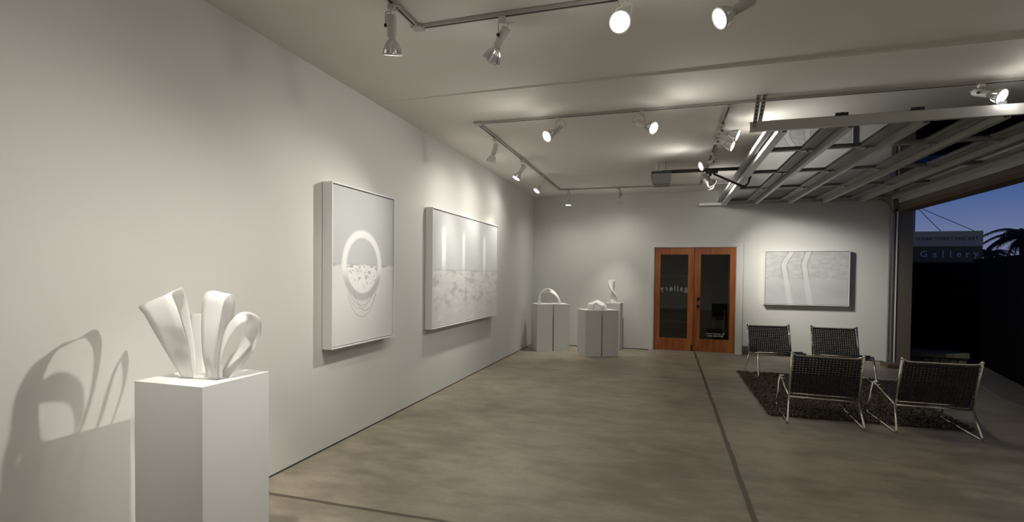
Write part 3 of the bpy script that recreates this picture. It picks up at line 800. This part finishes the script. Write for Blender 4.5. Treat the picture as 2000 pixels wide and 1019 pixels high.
# ================================================================= rug
rug = thing('shag_rug', 'dark brown shaggy rug under the four low chairs', 'rug', (3.80, 6.02, 0))
RW, RL = 1.80, 2.52
M['rugbase'] = mat('rug_backing', (.03, .024, .018), .95)
def rug_mat():
    m = mat('brown_shag_yarn', (.05, .038, .028), .8, spec=.3); t = m.node_tree; b = t.nodes['Principled BSDF']
    x, y, z = coords(t); n = noise(t, x, y, z, 45., 3)
    t.links.new(mixc(t, n.step(.40, .66), (.045, .034, .025), (.26, .205, .155)), b.inputs['Base Color']); return m
MB().box(.02, .02, 0, RW-.02, RL-.02, .010).build('backing', M['rugbase'], rug)
V, Fc = [], []
rnd = random.Random(3); st = .0185
feet = []
for p, a, l in chairs:
    for s in (-1, 1):
        for i in range(21):
            u = .83*i/20; lx = s*.334; feet.append((p[0]+cos(a)*lx-sin(a)*u-3.80, p[1]+sin(a)*lx+cos(a)*u-6.02))
fs_ = set((round(fx/.04), round(fy/.04)) for fx, fy in feet)
y = 0.
while y < RL:
    x = 0.
    while x < RW:
        px, py = x+rnd.uniform(-.01, .01), y+rnd.uniform(-.01, .01)
        press = (round(px/.04), round(py/.04)) in fs_
        for k in range(2):
            a = rnd.uniform(0, 2*pi); l = rnd.uniform(.022, .044); h = rnd.uniform(.016, .036)*(.45 if press else 1); wd = rnd.uniform(.004, .0075)
            dx, dy = cos(a), sin(a); nx, ny = -dy*wd, dx*wd; i0 = len(V)
            for (tt, hh, ww) in ((0, .006, 1), (.35, h, 1.), (.8, h*.9, .8), (1.1, h*.45, .4)):
                V += [(px+dx*l*tt+nx*ww, py+dy*l*tt+ny*ww, hh), (px+dx*l*tt-nx*ww, py+dy*l*tt-ny*ww, hh)]
            Fc += [(i0, i0+1, i0+3, i0+2), (i0+2, i0+3, i0+5, i0+4), (i0+4, i0+5, i0+7, i0+6)]
        x += st
    y += st
me = bpy.data.meshes.new('pile'); me.from_pydata(V, [], Fc); me.materials.append(rug_mat()); o = bpy.data.objects.new('pile', me); C.objects.link(o); o.parent = rug; o['kind'] = 'stuff'

tag(MB().box(-.12, -.16, 0, .12, .16, .06).build('wood_block', M['brown'], None, (6.33, 9.95, 0), bevel=.004), 'small dark timber block on the floor at the foot of the opening post', 'block')

# ================================================================= outside
struct(MB().box(RX+.24, 4.0, -.25, 30, 60, -.05).build('ground_outside', M['slab']), 'grey concrete apron outside the garage opening', 'ground')
# gravel strip in front of the dark wall
Bq = [(7.57, 8.98), (8.21, 11.69)]
dv = Vector((Bq[1][0]-Bq[0][0], Bq[1][1]-Bq[0][1])).normalized(); nv = Vector((-dv.y, dv.x))
P0 = Vector(Bq[1]); P1 = Vector(Bq[0])-dv*4.2
g_ = [tuple(P0), tuple(P1), tuple(P1+nv*.55), tuple(P0+nv*.45)]
struct(MB().prism(g_, -.06, -.035).build('ground_gravel', M['gravel']), 'gravel strip at the foot of the dark garden wall', 'ground')
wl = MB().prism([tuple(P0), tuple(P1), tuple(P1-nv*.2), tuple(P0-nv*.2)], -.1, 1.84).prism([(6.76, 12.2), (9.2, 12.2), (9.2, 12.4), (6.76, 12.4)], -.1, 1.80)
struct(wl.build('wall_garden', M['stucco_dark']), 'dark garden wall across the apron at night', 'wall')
lg = thing('stone_ledge', 'low stone ledge just outside the opening, in front of the dark wall', 'ledge', (6.85, 10.75, -.05))
MB().prism([(0, .02), (.92, 0), (1.04, .30), (.8, .5), (0, .5)], .14, .215).build('cap_slab', M['stone'], lg, bevel=.01)
for i in range(7):
    w_ = .13; MB().box(.01+i*w_, .05+.02*(i % 2), 0, .01+i*w_+w_-.012, .42, .14-.01*(i % 3)).build('rubble_stone', M['stone'], lg, bevel=.02)

sg = thing('gallery_sign', 'two-tone signboard with pale serif lettering above the dark garden wall', 'sign', (8.115, 14.0, -.05))
MB().box(0, 0, 2.26, 1.355, .06, 2.605).build('upper_panel', M['sign_grey'], sg, bevel=.003)
lp = MB().box(0, .01, 1.87, 1.355, .07, 2.26).build('lower_panel', M['sign_dark'], sg, bevel=.003)
for x in (.05, 1.25): MB().box(x, .075, 0, x+.06, .13, 1.9).build('post', M['wire'], sg)
text_mesh('lettering', 'SUSAN STREET FINE ART', .105, M['letter_red'], sg, (.68, -.002, 2.40), (pi/2, 0, 0), 1.02, .002)
lt = thing  # letters of the lower panel: heavy capital, light serifs
def serif_word(word, size, x0, dx, z):
    x = x0
    for ch, adv, ser in word:
        text_mesh('letter', ch, size, M['letter'], sg, (x, .008, z), (pi/2, 0, 0), 1., .003, serif=ser)
        x += adv*dx
S0 = ((0, .01, .20),)
serif_word([('G', 1.35, ()), ('a', 1.02, ((.22, .01, .16),)), ('l', .92, ((0, .01, .22), (-.06, .70, .14))), ('l', 1.02, ((0, .01, .22), (-.06, .70, .14))), ('e', 1.05, ()), ('r', .98, ((-.08, .01, .24), (-.14, .50, .14))), ('y', 1., ((-.18, .50, .22), (.18, .50, .2)))], .20, .25, .155, 2.02)
wires = sg
MB().tube([(.09, .1, 0), (.09, .1, 3.22)], .012, 8).build('mast', M['wire'], wires)
for x, lab in ((.49, 0), (1.12, 0)): MB().tube([(.10, .1, 3.20), (x+.09, .03, 2.60)], .007, 6).build('guy_wire', M['wire'], wires)

def palm(x, y, h, R_, lab, seed):
    t = thing('palm_tree', lab, 'palm tree', (x, y, -.05), group='palm trees on the skyline'); r_ = random.Random(seed)
    MB().tube([(0, 0, 0), (.1, 0, h*.5), (0, 0, h)], [.22, .16, .14], 10).build('trunk', M['trunk'], t)
    V, Fc = [], []
    for f in range(26):
        a = 2*pi*f/26+r_.uniform(-.1, .1); e = r_.uniform(-.2, 1.25); L_ = R_*r_.uniform(.8, 1.1); pts = []
        for i in range(12):
            s = i/11; q = L_*s; pts.append(Vector((cos(a)*q*cos(e*(1-s*.8)), sin(a)*q*cos(e*(1-s*.8)), h+q*sin(e)*(1-.35*s)-L_*.62*s*s)))
        for i in range(11):
            p, q = pts[i], pts[i+1]; d = (q-p).normalized(); sd = d.cross(Vector((0, 0, 1))).normalized()
            for s_ in (-1, 1):
                for w_ in range(3):
                    b0 = p.lerp(q, w_/3); tip = b0+sd*s_*(.46*sin(pi*min(1, (i+1.5)/12))*R_*.42)+d*.18*R_*.5+Vector((0, 0, -.22*R_*.5)); i0 = len(V)
                    V += [tuple(b0), tuple(b0+d*.045*R_), tuple(tip)]; Fc.append((i0, i0+1, i0+2))
            i0 = len(V); V += [tuple(p-sd*.015), tuple(p+sd*.015), tuple(q+sd*.012), tuple(q-sd*.012)]; Fc.append((i0, i0+1, i0+2, i0+3))
    me = bpy.data.meshes.new('fronds'); me.from_pydata(V, [], Fc); me.materials.append(M['palm']); o = bpy.data.objects.new('fronds', me); C.objects.link(o); o.parent = t
    return t
palm(18.7, 30, 3.55, 1.55, 'larger dark palm at the edge of the dusk sky', 1)
palm(20.4, 36, 2.95, 1.1, 'smaller dark palm just beside the signboard', 2)
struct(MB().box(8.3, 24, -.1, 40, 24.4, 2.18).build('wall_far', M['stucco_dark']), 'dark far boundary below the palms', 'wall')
